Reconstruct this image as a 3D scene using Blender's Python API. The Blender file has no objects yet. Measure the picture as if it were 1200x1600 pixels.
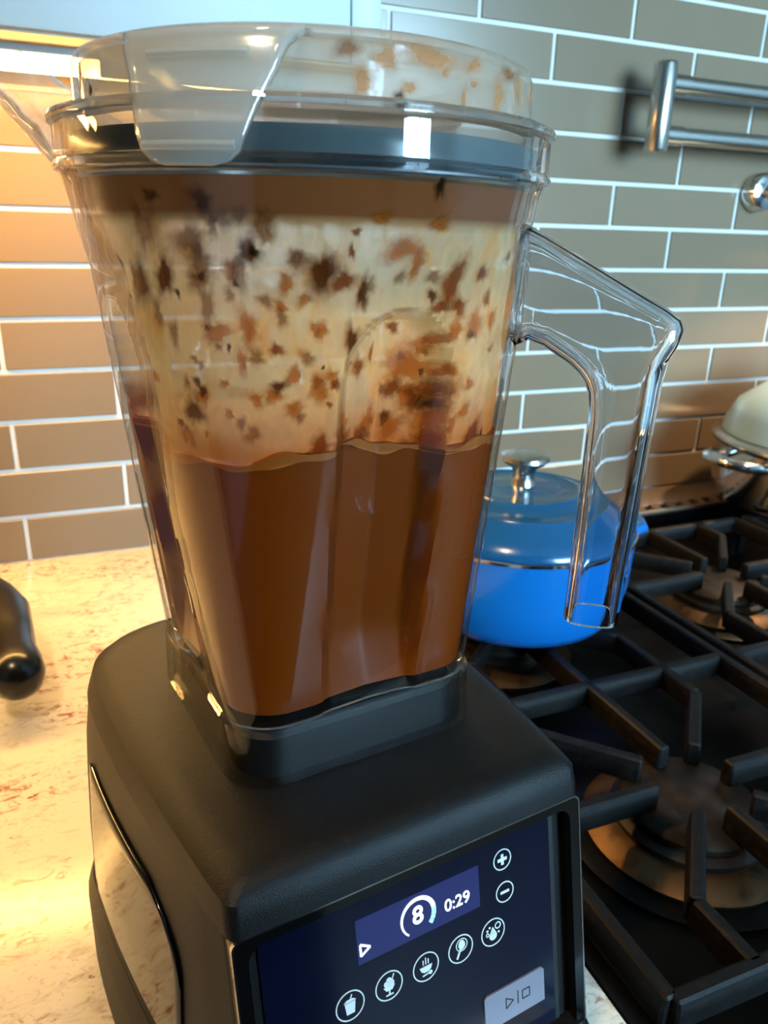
import bpy, bmesh, math, random
from mathutils import Vector, Matrix
random.seed(7)
S = bpy.context.scene
COL = S.collection
PI = math.pi

# ------------------------------------------------------------------ camera
FPX = 1214.0
cam_d = bpy.data.cameras.new('camera')
cam_d.sensor_fit = 'HORIZONTAL'
cam_d.sensor_width = 36.0
cam_d.lens = FPX / 1200.0 * 36.0
cam_d.clip_start = 0.01
cam_d.dof.use_dof = True
cam_d.dof.focus_distance = 0.31
cam_d.dof.aperture_fstop = 24.0
cam = bpy.data.objects.new('camera', cam_d)
COL.objects.link(cam)
right = Vector((0.9255, -0.3778, 0.0257)).normalized()
fwd = Vector((0.3634, 0.8671, -0.3407)).normalized()
right = (right - fwd * right.dot(fwd)).normalized()
up = right.cross(fwd)
m = Matrix((right, up, -fwd)).transposed().to_4x4()
m.translation = Vector((0, -0.995, 0.40))
cam.matrix_world = m
S.camera = cam

# ------------------------------------------------------------------ world, exposure
S.view_settings.view_transform = 'Standard'
S.view_settings.look = 'None'
S.view_settings.gamma = 1.0
S.view_settings.use_curve_mapping = False
S.view_settings.exposure = 0.68
W = bpy.data.worlds.new('world'); S.world = W
W.use_nodes = True
bg = W.node_tree.nodes['Background']
bg.inputs[0].default_value = (0.62, 0.8, 1.0, 1)
bg.inputs[1].default_value = 0.35
S.cycles.use_denoising = True
S.cycles.max_bounces = 14
S.cycles.transparent_max_bounces = 32
S.cycles.transmission_bounces = 12
S.cycles.glossy_bounces = 5
S.cycles.diffuse_bounces = 4
S.cycles.sample_clamp_indirect = 6.0
S.cycles.caustics_reflective = False
S.cycles.blur_glossy = 0.5

WINDOW_STRENGTH = 52.0
LED_STRENGTH = 58.0

# ------------------------------------------------------------------ helpers
def lin(c):
    return tuple((x/12.92 if x <= 0.04045 else ((x+0.055)/1.055)**2.4) for x in (v/255.0 for v in c)) + (1.0,)

ALB = 0.62   # paints and stones are this much darker than their swatch; the exposure is set for them
def swatch(c):
    q = lin(c); return (q[0]*ALB, q[1]*ALB, q[2]*ALB, 1.0)

def mat(name, rgb, rough=0.5, metal=0.0, spec=0.5, coat=0.0, emit=None, es=0.0, bump=None, var=None):
    m_ = bpy.data.materials.new(name); m_.use_nodes = True
    nt = m_.node_tree; b = nt.nodes['Principled BSDF']
    b.inputs['Base Color'].default_value = lin(rgb) if metal > 0.7 else swatch(rgb)
    b.inputs['Roughness'].default_value = rough
    b.inputs['Metallic'].default_value = metal
    b.inputs['Specular IOR Level'].default_value = spec*0.72
    b.inputs['Coat Weight'].default_value = coat
    if emit is not None:
        b.inputs['Emission Color'].default_value = lin(emit)
        b.inputs['Emission Strength'].default_value = es if es > 20 else es*ALB
    tc = nt.nodes.new('ShaderNodeTexCoord')
    if bump:
        n = nt.nodes.new('ShaderNodeTexNoise'); n.inputs['Scale'].default_value = bump[0]; n.inputs['Detail'].default_value = 4
        nt.links.new(tc.outputs['Object'], n.inputs['Vector'])
        bp = nt.nodes.new('ShaderNodeBump'); bp.inputs['Strength'].default_value = bump[1]; bp.inputs['Distance'].default_value = 0.001
        nt.links.new(n.outputs['Fac'], bp.inputs['Height']); nt.links.new(bp.outputs['Normal'], b.inputs['Normal'])
    if var:   # (scale, rgb2, lo, hi) second colour in noise patches
        n = nt.nodes.new('ShaderNodeTexNoise'); n.inputs['Scale'].default_value = var[0]; n.inputs['Detail'].default_value = 6
        nt.links.new(tc.outputs['Object'], n.inputs['Vector'])
        mr = nt.nodes.new('ShaderNodeMapRange'); mr.inputs['From Min'].default_value = var[2]; mr.inputs['From Max'].default_value = var[3]
        nt.links.new(n.outputs['Fac'], mr.inputs['Value'])
        mx = nt.nodes.new('ShaderNodeMix'); mx.data_type = 'RGBA'
        mx.inputs[6].default_value = swatch(rgb); mx.inputs[7].default_value = swatch(var[1])
        nt.links.new(mr.outputs['Result'], mx.inputs[0]); nt.links.new(mx.outputs[2], b.inputs['Base Color'])
    return m_

def mesh_obj(name, verts, faces, material, parent=None, smooth=False, loc=None):
    me = bpy.data.meshes.new(name)
    me.from_pydata([tuple(v) for v in verts], [], faces)
    bm = bmesh.new(); bm.from_mesh(me)
    bmesh.ops.recalc_face_normals(bm, faces=bm.faces)
    bm.to_mesh(me); bm.free()
    if smooth:
        me.polygons.foreach_set('use_smooth', [True]*len(me.polygons))
        try: me.set_sharp_from_angle(angle=math.radians(35))
        except Exception: pass
    me.materials.append(material)
    o = bpy.data.objects.new(name, me); COL.objects.link(o)
    if parent is not None: o.parent = parent
    if loc is not None: o.location = loc
    return o

def bm_obj(name, bm, material, parent=None, smooth=False, loc=None, angle=35):
    me = bpy.data.meshes.new(name)
    bmesh.ops.recalc_face_normals(bm, faces=bm.faces)
    bm.to_mesh(me); bm.free()
    if smooth:
        me.polygons.foreach_set('use_smooth', [True]*len(me.polygons))
        try: me.set_sharp_from_angle(angle=math.radians(angle))
        except Exception: pass
    me.materials.append(material)
    o = bpy.data.objects.new(name, me); COL.objects.link(o)
    if parent is not None: o.parent = parent
    if loc is not None: o.location = loc
    return o

def box_bm(x0, x1, y0, y1, z0, z1, bev=0.0, seg=2):
    bm = bmesh.new()
    bmesh.ops.create_cube(bm, size=1.0)
    bmesh.ops.scale(bm, vec=(x1-x0, y1-y0, z1-z0), verts=bm.verts)
    bmesh.ops.translate(bm, vec=((x0+x1)/2, (y0+y1)/2, (z0+z1)/2), verts=bm.verts)
    if bev > 0:
        bmesh.ops.bevel(bm, geom=list(bm.edges), offset=bev, segments=seg, profile=0.5, affect='EDGES')
    return bm

def box(name, x0, x1, y0, y1, z0, z1, material, parent=None, bev=0.0, seg=2):
    return bm_obj(name, box_bm(x0, x1, y0, y1, z0, z1, bev, seg), material, parent, smooth=bev > 0)

def tag(o, label, cat, group=None):
    o['label'] = label; o['category'] = cat
    if group: o['group'] = group
    return o

def struct(o, label=None):
    o['kind'] = 'structure'
    if label: o['label'] = label
    return o

def empty(name, loc=(0, 0, 0), rz=0.0):
    o = bpy.data.objects.new(name, None); COL.objects.link(o)
    o.empty_display_size = 0.02
    o.location = loc; o.rotation_euler = (0, 0, rz)
    return o

def lathe(name, prof, material, parent=None, seg=64, close=False, loc=None, axis=None):
    """prof: list of (r, z). close: joins last profile point to first."""
    vs = []; fs = []
    n = len(prof)
    for i in range(seg):
        a = 2*PI*i/seg
        for r, z in prof:
            vs.append((r*math.cos(a), r*math.sin(a), z))
    for i in range(seg):
        j = (i+1) % seg
        for k in range(n if close else n-1):
            l = (k+1) % n
            fs.append((i*n+k, j*n+k, j*n+l, i*n+l))
    me_v = vs
    bm = bmesh.new()
    bv = [bm.verts.new(v) for v in me_v]
    for f in fs:
        try: bm.faces.new([bv[q] for q in f])
        except ValueError: pass
    bmesh.ops.remove_doubles(bm, verts=bm.verts, dist=1e-6)
    if axis is not None:
        q = Vector((0, 0, 1)).rotation_difference(Vector(axis).normalized()).to_matrix()
        bmesh.ops.rotate(bm, cent=(0, 0, 0), matrix=q, verts=bm.verts)
    return bm_obj(name, bm, material, parent, smooth=True, loc=loc, angle=40)

def bar(name, p0, p1, w, h, material, parent=None, bev=0.0015, taper=1.0):
    """A bar whose TOP centre line runs p0-p1, width w, height h below it."""
    p0 = Vector(p0); p1 = Vector(p1); d = p1-p0; L = d.length; d.normalize()
    s = Vector((-d.y, d.x, 0)).normalized()
    bm = bmesh.new(); vs = []
    for p, k in ((p0, 1.0), (p1, taper)):
        for sx, sz in ((-.38, 0), (.38, 0), (.5, -.35), (.5, -1), (-.5, -1), (-.5, -.35)):
            vs.append(bm.verts.new(p + s*(sx*w) + Vector((0, 0, sz*h*k))))
    for i in range(6):
        j = (i+1) % 6
        bm.faces.new((vs[i], vs[j], vs[6+j], vs[6+i]))
    bm.faces.new(vs[:6]); bm.faces.new(vs[6:])
    if bev: bmesh.ops.bevel(bm, geom=[e for e in bm.edges], offset=bev, segments=1, affect='EDGES')
    return bm_obj(name, bm, material, parent, smooth=False)

def tube(name, pts, rad, material, parent=None, seg=16, caps=True):
    pts = [Vector(p) for p in pts]
    if not isinstance(rad, (list, tuple)): rad = [rad]*len(pts)
    bm = bmesh.new(); rings = []
    ref = Vector((0, 0, 1))
    for i, p in enumerate(pts):
        t = (pts[min(i+1, len(pts)-1)] - pts[max(i-1, 0)]).normalized()
        a = t.cross(ref)
        if a.length < 1e-3: a = t.cross(Vector((1, 0, 0)))
        a.normalize(); b = t.cross(a)
        rings.append([bm.verts.new(p + (a*math.cos(2*PI*k/seg) + b*math.sin(2*PI*k/seg))*rad[i]) for k in range(seg)])
    for r0, r1 in zip(rings, rings[1:]):
        for k in range(seg):
            bm.faces.new((r0[k], r0[(k+1) % seg], r1[(k+1) % seg], r1[k]))
    if caps:
        bm.faces.new(rings[0]); bm.faces.new(rings[-1])
    return bm_obj(name, bm, material, parent, smooth=True)

def glass_thin(name, tint=(0.97, 0.965, 0.955), rough=0.02, f0=0.05, haze=0.0, hazecol=(210, 215, 215), absorb=0.95, blur=0.0):
    """clear plastic wall: passes light straight, mirrors more at grazing angles"""
    m_ = bpy.data.materials.new(name); m_.use_nodes = True
    nt = m_.node_tree; nt.nodes.clear()
    out = nt.nodes.new('ShaderNodeOutputMaterial')
    geo = nt.nodes.new('ShaderNodeNewGeometry')
    dot = nt.nodes.new('ShaderNodeVectorMath'); dot.operation = 'DOT_PRODUCT'
    nt.links.new(geo.outputs['Normal'], dot.inputs[0]); nt.links.new(geo.outputs['Incoming'], dot.inputs[1])
    ab = nt.nodes.new('ShaderNodeMath'); ab.operation = 'ABSOLUTE'; nt.links.new(dot.outputs['Value'], ab.inputs[0])
    inv = nt.nodes.new('ShaderNodeMath'); inv.operation = 'SUBTRACT'; inv.inputs[0].default_value = 1.0; nt.links.new(ab.outputs[0], inv.inputs[1])
    pw = nt.nodes.new('ShaderNodeMath'); pw.operation = 'POWER'; nt.links.new(inv.outputs[0], pw.inputs[0]); pw.inputs[1].default_value = 5.0
    ma = nt.nodes.new('ShaderNodeMath'); ma.operation = 'MULTIPLY_ADD'; nt.links.new(pw.outputs[0], ma.inputs[0]); ma.inputs[1].default_value = 1-f0; ma.inputs[2].default_value = f0
    # light crossing the wall at a slant travels further through it and is dimmed more
    mxc = nt.nodes.new('ShaderNodeMath'); mxc.operation = 'MAXIMUM'; mxc.inputs[1].default_value = 0.06; nt.links.new(ab.outputs[0], mxc.inputs[0])
    dv = nt.nodes.new('ShaderNodeMath'); dv.operation = 'DIVIDE'; dv.inputs[0].default_value = 1.0; nt.links.new(mxc.outputs[0], dv.inputs[1])
    pa = nt.nodes.new('ShaderNodeMath'); pa.operation = 'POWER'; pa.inputs[0].default_value = absorb; nt.links.new(dv.outputs[0], pa.inputs[1])
    vm = nt.nodes.new('ShaderNodeVectorMath'); vm.operation = 'SCALE'; vm.inputs[0].default_value = tint; nt.links.new(pa.outputs[0], vm.inputs['Scale'])
    if blur > 0:
        tr = nt.nodes.new('ShaderNodeBsdfRefraction'); tr.inputs['IOR'].default_value = 1.12; tr.inputs['Roughness'].default_value = blur
    else:
        tr = nt.nodes.new('ShaderNodeBsdfTransparent')
    nt.links.new(vm.outputs[0], tr.inputs[0])
    gl = nt.nodes.new('ShaderNodeBsdfGlossy'); gl.inputs['Roughness'].default_value = rough
    mx = nt.nodes.new('ShaderNodeMixShader'); nt.links.new(ma.outputs[0], mx.inputs[0])
    base = tr
    if haze > 0:
        df = nt.nodes.new('ShaderNodeBsdfDiffuse'); df.inputs[0].default_value = lin(hazecol)
        tl = nt.nodes.new('ShaderNodeBsdfTranslucent'); tl.inputs[0].default_value = lin(hazecol)
        m2 = nt.nodes.new('ShaderNodeMixShader'); m2.inputs[0].default_value = 0.5
        nt.links.new(df.outputs[0], m2.inputs[1]); nt.links.new(tl.outputs[0], m2.inputs[2])
        m3 = nt.nodes.new('ShaderNodeMixShader'); m3.inputs[0].default_value = haze
        nt.links.new(tr.outputs[0], m3.inputs[1]); nt.links.new(m2.outputs[0], m3.inputs[2])
        base = m3
    nt.links.new(base.outputs[0], mx.inputs[1]); nt.links.new(gl.outputs[0], mx.inputs[2])
    nt.links.new(mx.outputs[0], out.inputs[0])
    return m_

def glass_solid(name, col=(0.93, 0.95, 0.985), rough=0.0, ior=1.49):
    m_ = bpy.data.materials.new(name); m_.use_nodes = True
    b = m_.node_tree.nodes['Principled BSDF']
    b.inputs['Base Color'].default_value = col + (1,)
    b.inputs['Roughness'].default_value = rough
    b.inputs['IOR'].default_value = ior
    b.inputs['Transmission Weight'].default_value = 1.0
    return m_

# ------------------------------------------------------------------ materials
M = {}
M['grout'] = mat('grout', (226, 222, 214), 0.8, bump=(900, 0.15))
M['steel'] = mat('brushed_steel', (196, 190, 180), 0.24, 1.0)
M['chrome'] = mat('polished_steel', (210, 210, 210), 0.12, 1.0)
M['white_paint'] = mat('cabinet_paint', (188, 196, 195), 0.45, bump=(300, 0.03))
M['underside'] = mat('cabinet_underside', (196, 176, 150), 0.6)
M['led'] = mat('led_lens', (255, 240, 210), 0.5, emit=(255, 198, 112), es=LED_STRENGTH)
M['window'] = mat('window_daylight', (230, 240, 250), 0.5, emit=(172, 223, 255), es=WINDOW_STRENGTH)
M['plaster'] = mat('plaster', (142, 150, 154), 0.9, bump=(60, 0.1))
M['ceiling'] = mat('ceiling_paint', (176, 183, 186), 0.9)
M['blocker'] = mat('dark_blocker_steel', (44, 47, 52), 0.35, 0.5)  # for the unseen block that shades the left side
M['floor'] = mat('wood_floor', (92, 70, 52), 0.5, var=(6, (60, 44, 32), 0.3, 0.7))
M['range_black'] = mat('range_enamel', (6, 6, 7), 0.36, spec=0.16, bump=(500, 0.08), var=(380, (34, 31, 28), 0.66, 0.8))
M['iron'] = mat('cast_iron', (9, 8, 8), 0.5, spec=0.22, bump=(900, 0.35), var=(150, (34, 27, 22), 0.5, 0.8))
M['cap'] = mat('burner_cap', (30, 25, 21), 0.5, spec=0.22, bump=(600, 0.15), var=(60, (60, 48, 38), 0.45, 0.75))
M['brass'] = mat('burner_brass', (104, 80, 56), 0.5, 1.0, var=(60, (52, 42, 34), 0.5, 0.75))
M['trim_metal'] = mat('range_trim', (120, 104, 88), 0.42, 0.8)
M['pot_blue'] = mat('blue_enamel', (14, 100, 172), 0.2, spec=0.5, coat=0.3)
M['pot_lid'] = mat('blue_enamel_darkened', (16, 74, 116), 0.2, spec=0.5, coat=0.3)  # pot enamel made darker: its dark reflection is put into the colour
M['pale'] = mat('pale_enamel', (176, 212, 228), 0.25, coat=0.2)
M['base_black'] = mat('blender_matte_black', (14, 13, 13), 0.46, spec=0.26, bump=(1600, 0.25), var=(320, (36, 33, 30), 0.6, 0.8))
M['base_gloss'] = mat('blender_gloss_black', (12, 12, 13), 0.08, spec=0.8, coat=0.12)
M['panel_glass'] = mat('control_glass', (11, 16, 36), 0.12, spec=0.5)
M['rubber'] = mat('black_rubber', (9, 9, 10), 0.55, bump=(700, 0.1))
M['display'] = mat('display_backlight', (20, 24, 60), 0.2, emit=(52, 64, 124), es=0.5)
M['digit'] = mat('display_digit', (255, 255, 255), 0.5, emit=(225, 240, 255), es=1.6)
M['digit_blue'] = mat('display_segment', (150, 210, 255), 0.5, emit=(130, 205, 255), es=1.6)
M['icon'] = mat('glowing_icon', (210, 226, 230), 0.5, emit=(190, 215, 225), es=0.25)  # symbols with a faint glow put into their material
M['icon_dark'] = mat('printed_icon_dark', (28, 28, 34), 0.5)
M['button'] = mat('silver_button', (176, 174, 190), 0.35, 0.6)
M['handle_black'] = mat('black_handle', (20, 18, 16), 0.25, spec=0.5)
M['plastic'] = glass_thin('jar_plastic', rough=0.015, absorb=0.962)
M['spout_plastic'] = glass_thin('spout_plastic', rough=0.04, haze=0.12, hazecol=(240, 240, 230), absorb=0.95)
M['lid_plastic'] = glass_thin('lid_plastic', tint=(0.93, 0.94, 0.935), rough=0.06, f0=0.05, haze=0.24, hazecol=(240, 234, 214), absorb=0.955)
M['tab_plastic'] = glass_thin('tab_plastic', tint=(0.93, 0.95, 0.95), rough=0.12, f0=0.06, haze=0.30, hazecol=(240, 246, 244), absorb=0.965)
M['clear_solid'] = glass_solid('clear_handle_plastic')
M['gasket'] = mat('lid_gasket', (116, 130, 134), 0.2, spec=0.6)

def granite():
    m_ = bpy.data.materials.new('granite'); m_.use_nodes = True
    nt = m_.node_tree; b = nt.nodes['Principled BSDF']; b.inputs['Roughness'].default_value = 0.18
    tc = nt.nodes.new('ShaderNodeTexCoord')
    mp = nt.nodes.new('ShaderNodeMapping'); mp.inputs['Rotation'].default_value = (0, 0, 0.6); mp.inputs['Scale'].default_value = (1.0, 1.9, 1.0)
    nt.links.new(tc.outputs['Object'], mp.inputs[0])
    def noise(sc, det, rough, dist=0.0, off=0):
        n = nt.nodes.new('ShaderNodeTexNoise'); n.inputs['Scale'].default_value = sc; n.inputs['Detail'].default_value = det
        n.inputs['Roughness'].default_value = rough; n.inputs['Distortion'].default_value = dist
        mm = nt.nodes.new('ShaderNodeMapping'); mm.inputs['Location'].default_value = (off, off*1.7, 0)
        nt.links.new(mp.outputs[0], mm.inputs[0]); nt.links.new(mm.outputs[0], n.inputs['Vector']); return n
    def ramp(n, lo, hi):
        r = nt.nodes.new('ShaderNodeMapRange'); r.inputs['From Min'].default_value = lo; r.inputs['From Max'].default_value = hi
        nt.links.new(n.outputs['Fac'], r.inputs['Value']); return r
    def mix(a, col, f):
        x = nt.nodes.new('ShaderNodeMix'); x.data_type = 'RGBA'
        if isinstance(a, tuple): x.inputs[6].default_value = a
        else: nt.links.new(a, x.inputs[6])
        x.inputs[7].default_value = swatch(col); nt.links.new(f, x.inputs[0]); return x.outputs[2]
    def mul(a, c):
        x = nt.nodes.new('ShaderNodeMath'); x.operation = 'MULTIPLY'; nt.links.new(a, x.inputs[0]); nt.links.new(c, x.inputs[1]); return x.outputs[0]
    c = mix(swatch((232, 224, 206)), (176, 158, 132), ramp(noise(45, 8, 0.7, 0.6), 0.53, 0.76).outputs[0])
    c = mix(c, (120, 104, 86), mul(ramp(noise(160, 6, 0.75, 1.0, 3), 0.56, 0.68).outputs[0], ramp(noise(12, 3, 0.5, 0.5, 9), 0.42, 0.62).outputs[0]))
    c = mix(c, (150, 74, 44), mul(ramp(noise(60, 8, 0.7, 1.4, 5), 0.52, 0.62).outputs[0], ramp(noise(9, 3, 0.5, 0.4, 14), 0.49, 0.58).outputs[0]))
    c = mix(c, (70, 58, 50), mul(ramp(noise(220, 5, 0.7, 1.0, 7), 0.62, 0.72).outputs[0], ramp(noise(16, 3, 0.5, 0.4, 21), 0.45, 0.6).outputs[0]))
    nt.links.new(c, b.inputs['Base Color'])
    return m_
M['granite'] = granite()

def tile_mat():
    m_ = bpy.data.materials.new('glass_tile'); m_.use_nodes = True
    nt = m_.node_tree; b = nt.nodes['Principled BSDF']
    oi = nt.nodes.new('ShaderNodeObjectInfo')
    mx = nt.nodes.new('ShaderNodeMix'); mx.data_type = 'RGBA'
    mx.inputs[6].default_value = swatch((128, 108, 85)); mx.inputs[7].default_value = swatch((136, 115, 91))
    nt.links.new(oi.outputs['Random'], mx.inputs[0]); nt.links.new(mx.outputs[2], b.inputs['Base Color'])
    b.inputs['Roughness'].default_value = 0.22
    b.inputs['Specular IOR Level'].default_value = 0.38
    return m_
M['tile'] = tile_mat()

def sauce_mat(name, rgb, rough=0.35, sss=0.15):
    m_ = mat(name, rgb, rough, spec=0.4)
    b = m_.node_tree.nodes['Principled BSDF']
    b.inputs['Subsurface Weight'].default_value = sss
    b.inputs['Subsurface Radius'].default_value = (0.006, 0.003, 0.001)
    return m_
M['sauce'] = sauce_mat('curry_sauce', (164, 69, 3), 0.4, 0.0)
M['froth'] = sauce_mat('sauce_froth', (206, 108, 30), 0.5, 0.0)

def splat_mat(name, rgb, alpha):
    """thin wet blob of sauce: some light passes through"""
    m_ = bpy.data.materials.new(name); m_.use_nodes = True
    nt = m_.node_tree; nt.nodes.clear()
    out = nt.nodes.new('ShaderNodeOutputMaterial')
    tr = nt.nodes.new('ShaderNodeBsdfTransparent')
    df = nt.nodes.new('ShaderNodeBsdfDiffuse'); df.inputs[0].default_value = lin(rgb)
    tl = nt.nodes.new('ShaderNodeBsdfTranslucent'); tl.inputs[0].default_value = lin(rgb)
    m2 = nt.nodes.new('ShaderNodeMixShader'); m2.inputs[0].default_value = 0.65
    nt.links.new(df.outputs[0], m2.inputs[1]); nt.links.new(tl.outputs[0], m2.inputs[2])
    tc = nt.nodes.new('ShaderNodeTexCoord')
    n = nt.nodes.new('ShaderNodeTexNoise'); n.inputs['Scale'].default_value = 420; n.inputs['Detail'].default_value = 4
    nt.links.new(tc.outputs['Object'], n.inputs['Vector'])
    # soft outline: 'edge' attribute is 1 at the blob's middle and 0 at its rim
    at = nt.nodes.new('ShaderNodeAttribute'); at.attribute_name = 'edge'
    ad = nt.nodes.new('ShaderNodeMath'); ad.operation = 'MULTIPLY_ADD'; ad.inputs[1].default_value = 0.42; nt.links.new(n.outputs['Fac'], ad.inputs[0]); nt.links.new(at.outputs['Fac'], ad.inputs[2])
    mr = nt.nodes.new('ShaderNodeMapRange'); mr.inputs['From Min'].default_value = 0.26; mr.inputs['From Max'].default_value = 0.95; mr.inputs['To Max'].default_value = alpha
    nt.links.new(ad.outputs[0], mr.inputs['Value'])
    m3 = nt.nodes.new('ShaderNodeMixShader'); nt.links.new(mr.outputs[0], m3.inputs[0])
    nt.links.new(tr.outputs[0], m3.inputs[1]); nt.links.new(m2.outputs[0], m3.inputs[2])
    nt.links.new(m3.outputs[0], out.inputs[0])
    return m_
SPL = {'t': splat_mat('tan_splatter', (150, 98, 46), 0.7), 'b': splat_mat('brown_splatter', (104, 56, 24), 0.95),
       'k': splat_mat('charred_speck', (34, 22, 16), 0.95), 'o': splat_mat('orange_splatter', (200, 118, 42), 0.85),
       'p': splat_mat('pale_orange_splatter', (214, 150, 84), 0.62),
       'r': splat_mat('red_splatter', (152, 76, 28), 0.9)}

def film_mat():
    """thin uneven film of sauce on the inside of the jar"""
    m_ = bpy.data.materials.new('sauce_film'); m_.use_nodes = True
    nt = m_.node_tree; nt.nodes.clear()
    out = nt.nodes.new('ShaderNodeOutputMaterial')
    tc = nt.nodes.new('ShaderNodeTexCoord')
    sep = nt.nodes.new('ShaderNodeSeparateXYZ'); nt.links.new(tc.outputs['Object'], sep.inputs[0])
    mp = nt.nodes.new('ShaderNodeMapping'); mp.inputs['Scale'].default_value = (1, 1, 0.6); nt.links.new(tc.outputs['Object'], mp.inputs[0])
    def noise(sc, det, dist):
        n = nt.nodes.new('ShaderNodeTexNoise'); n.inputs['Scale'].default_value = sc; n.inputs['Detail'].default_value = det; n.inputs['Distortion'].default_value = dist
        n.inputs['Roughness'].default_value = 0.62
        nt.links.new(mp.outputs[0], n.inputs['Vector']); return n
    def mr(inp, a, b_, c, d):
        r = nt.nodes.new('ShaderNodeMapRange'); nt.links.new(inp, r.inputs['Value'])
        for k, v in zip(('From Min', 'From Max', 'To Min', 'To Max'), (a, b_, c, d)): r.inputs[k].default_value = v
        return r.outputs[0]
    n1 = noise(62, 3, 0.4); n2 = noise(190, 2, 0.3)
    a = nt.nodes.new('ShaderNodeMath'); a.operation = 'ADD'
    nt.links.new(mr(n1.outputs['Fac'], 0.36, 0.64, 0.72, 0.97), a.inputs[0])
    nt.links.new(mr(n2.outputs['Fac'], 0.40, 0.70, -0.08, 0.10), a.inputs[1])
    # heavy band left under the collar
    band = mr(sep.outputs['Z'], 0.4000, 0.4045, 0.0, 0.55)
    a2 = nt.nodes.new('ShaderNodeMath'); a2.operation = 'ADD'; a2.use_clamp = True
    nt.links.new(a.outputs[0], a2.inputs[0]); nt.links.new(band, a2.inputs[1])
    # froth line just above the sauce
    fr = mr(sep.outputs['Z'], 0.3285, 0.3345, 0.35, 0.0)
    a3 = nt.nodes.new('ShaderNodeMath'); a3.operation = 'ADD'; a3.use_clamp = True
    nt.links.new(a2.outputs[0], a3.inputs[0]); nt.links.new(fr, a3.inputs[1])
    # film thinned towards the wall to let backlight brighten the front
    bk = nt.nodes.new('ShaderNodeMath'); bk.operation = 'MULTIPLY'
    nt.links.new(a3.outputs[0], bk.inputs[0]); nt.links.new(mr(sep.outputs['Y'], -0.02, 0.03, 1.0, 0.10), bk.inputs[1])
    a3 = bk
    c1 = nt.nodes.new('ShaderNodeMix'); c1.data_type = 'RGBA'
    c1.inputs[6].default_value = lin((255, 238, 186)); c1.inputs[7].default_value = lin((250, 196, 112))
    nt.links.new(mr(n1.outputs['Fac'], 0.5, 0.75, 0, 1), c1.inputs[0])
    c2 = nt.nodes.new('ShaderNodeMix'); c2.data_type = 'RGBA'; c2.inputs[7].default_value = lin((142, 92, 50))
    nt.links.new(mr(sep.outputs['Z'], 0.3995, 0.4040, 0.0, 0.95), c2.inputs[0]); nt.links.new(c1.outputs[2], c2.inputs[6])
    c3 = nt.nodes.new('ShaderNodeMix'); c3.data_type = 'RGBA'; c3.inputs[7].default_value = lin((206, 120, 40))
    nt.links.new(mr(sep.outputs['Z'], 0.3285, 0.350, 0.8, 0.0), c3.inputs[0]); nt.links.new(c2.outputs[2], c3.inputs[6])
    df = nt.nodes.new('ShaderNodeBsdfDiffuse'); tl = nt.nodes.new('ShaderNodeBsdfTranslucent')
    nt.links.new(c3.outputs[2], df.inputs[0]); nt.links.new(c3.outputs[2], tl.inputs[0])
    m2 = nt.nodes.new('ShaderNodeMixShader'); m2.inputs[0].default_value = 0.68
    nt.links.new(df.outputs[0], m2.inputs[1]); nt.links.new(tl.outputs[0], m2.inputs[2])
    tr = nt.nodes.new('ShaderNodeBsdfTransparent')
    m3 = nt.nodes.new('ShaderNodeMixShader'); nt.links.new(a3.outputs[0], m3.inputs[0])
    nt.links.new(tr.outputs[0], m3.inputs[1]); nt.links.new(m2.outputs[0], m3.inputs[2])
    nt.links.new(m3.outputs[0], out.inputs[0])
    return m_
M['film'] = film_mat()

# ================================================================== room
XL, XR, YB, ZF, ZC = -1.7, 3.0, -3.5, -0.95, 1.75
o = struct(box('wall_back', XL, XR, 0.0, 0.05, ZF, ZC, M['grout']), 'light grout backing of the tiled kitchen wall')
wall_back = o
struct(box('floor', XL, XR, YB, 0.0, ZF-0.05, ZF, M['floor']), 'dark wooden kitchen floor')
struct(box('ceiling', XL, XR, YB, 0.0, ZC, ZC+0.05, M['ceiling']), 'plain white kitchen ceiling')
struct(box('wall_left', XL-0.05, XL, YB, 0.0, ZF, ZC, M['plaster']), 'plain painted side wall')
struct(box('wall_right', XR, XR+0.05, YB, 0.0, ZF, ZC, M['plaster']), 'plain painted side wall beyond the range')
struct(box('wall_front', XL, XR, YB-0.05, YB, ZF, ZC, M['plaster']), 'plain painted wall opposite the tiles')

# windows in the wall opposite: bright daylight panes behind white bars
def window(name, x0, x1, z0, z1, nx, nz):
    w = empty(name, ((x0+x1)/2, YB+0.01, z0)); struct(w, 'white multi-pane window letting in daylight')
    cx = (x0+x1)/2
    for i in range(nx):
        for j in range(nz):
            a = x0+(x1-x0)*i/nx; b = x0+(x1-x0)*(i+1)/nx; c = z0+(z1-z0)*j/nz; d = z0+(z1-z0)*(j+1)/nz
            box('pane', a-cx+.015, b-cx-.015, -0.004, 0.004, c-z0+.015, d-z0-.015, M['window'], w)
    for i in range(nx+1):
        a = x0+(x1-x0)*i/nx - cx
        box('mullion', a-.015, a+.015, -.008, .02, -.015, z1-z0+.015, M['white_paint'], w)
    for j in range(nz+1):
        c = (z1-z0)*j/nz
        box('glazing_bar', x0-cx-.015, x1-cx+.015, -.008, .018, c-.015, c+.015, M['white_paint'], w)
window('window_1', 0.60, 2.10, 0.15, 1.45, 4, 3)

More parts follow.
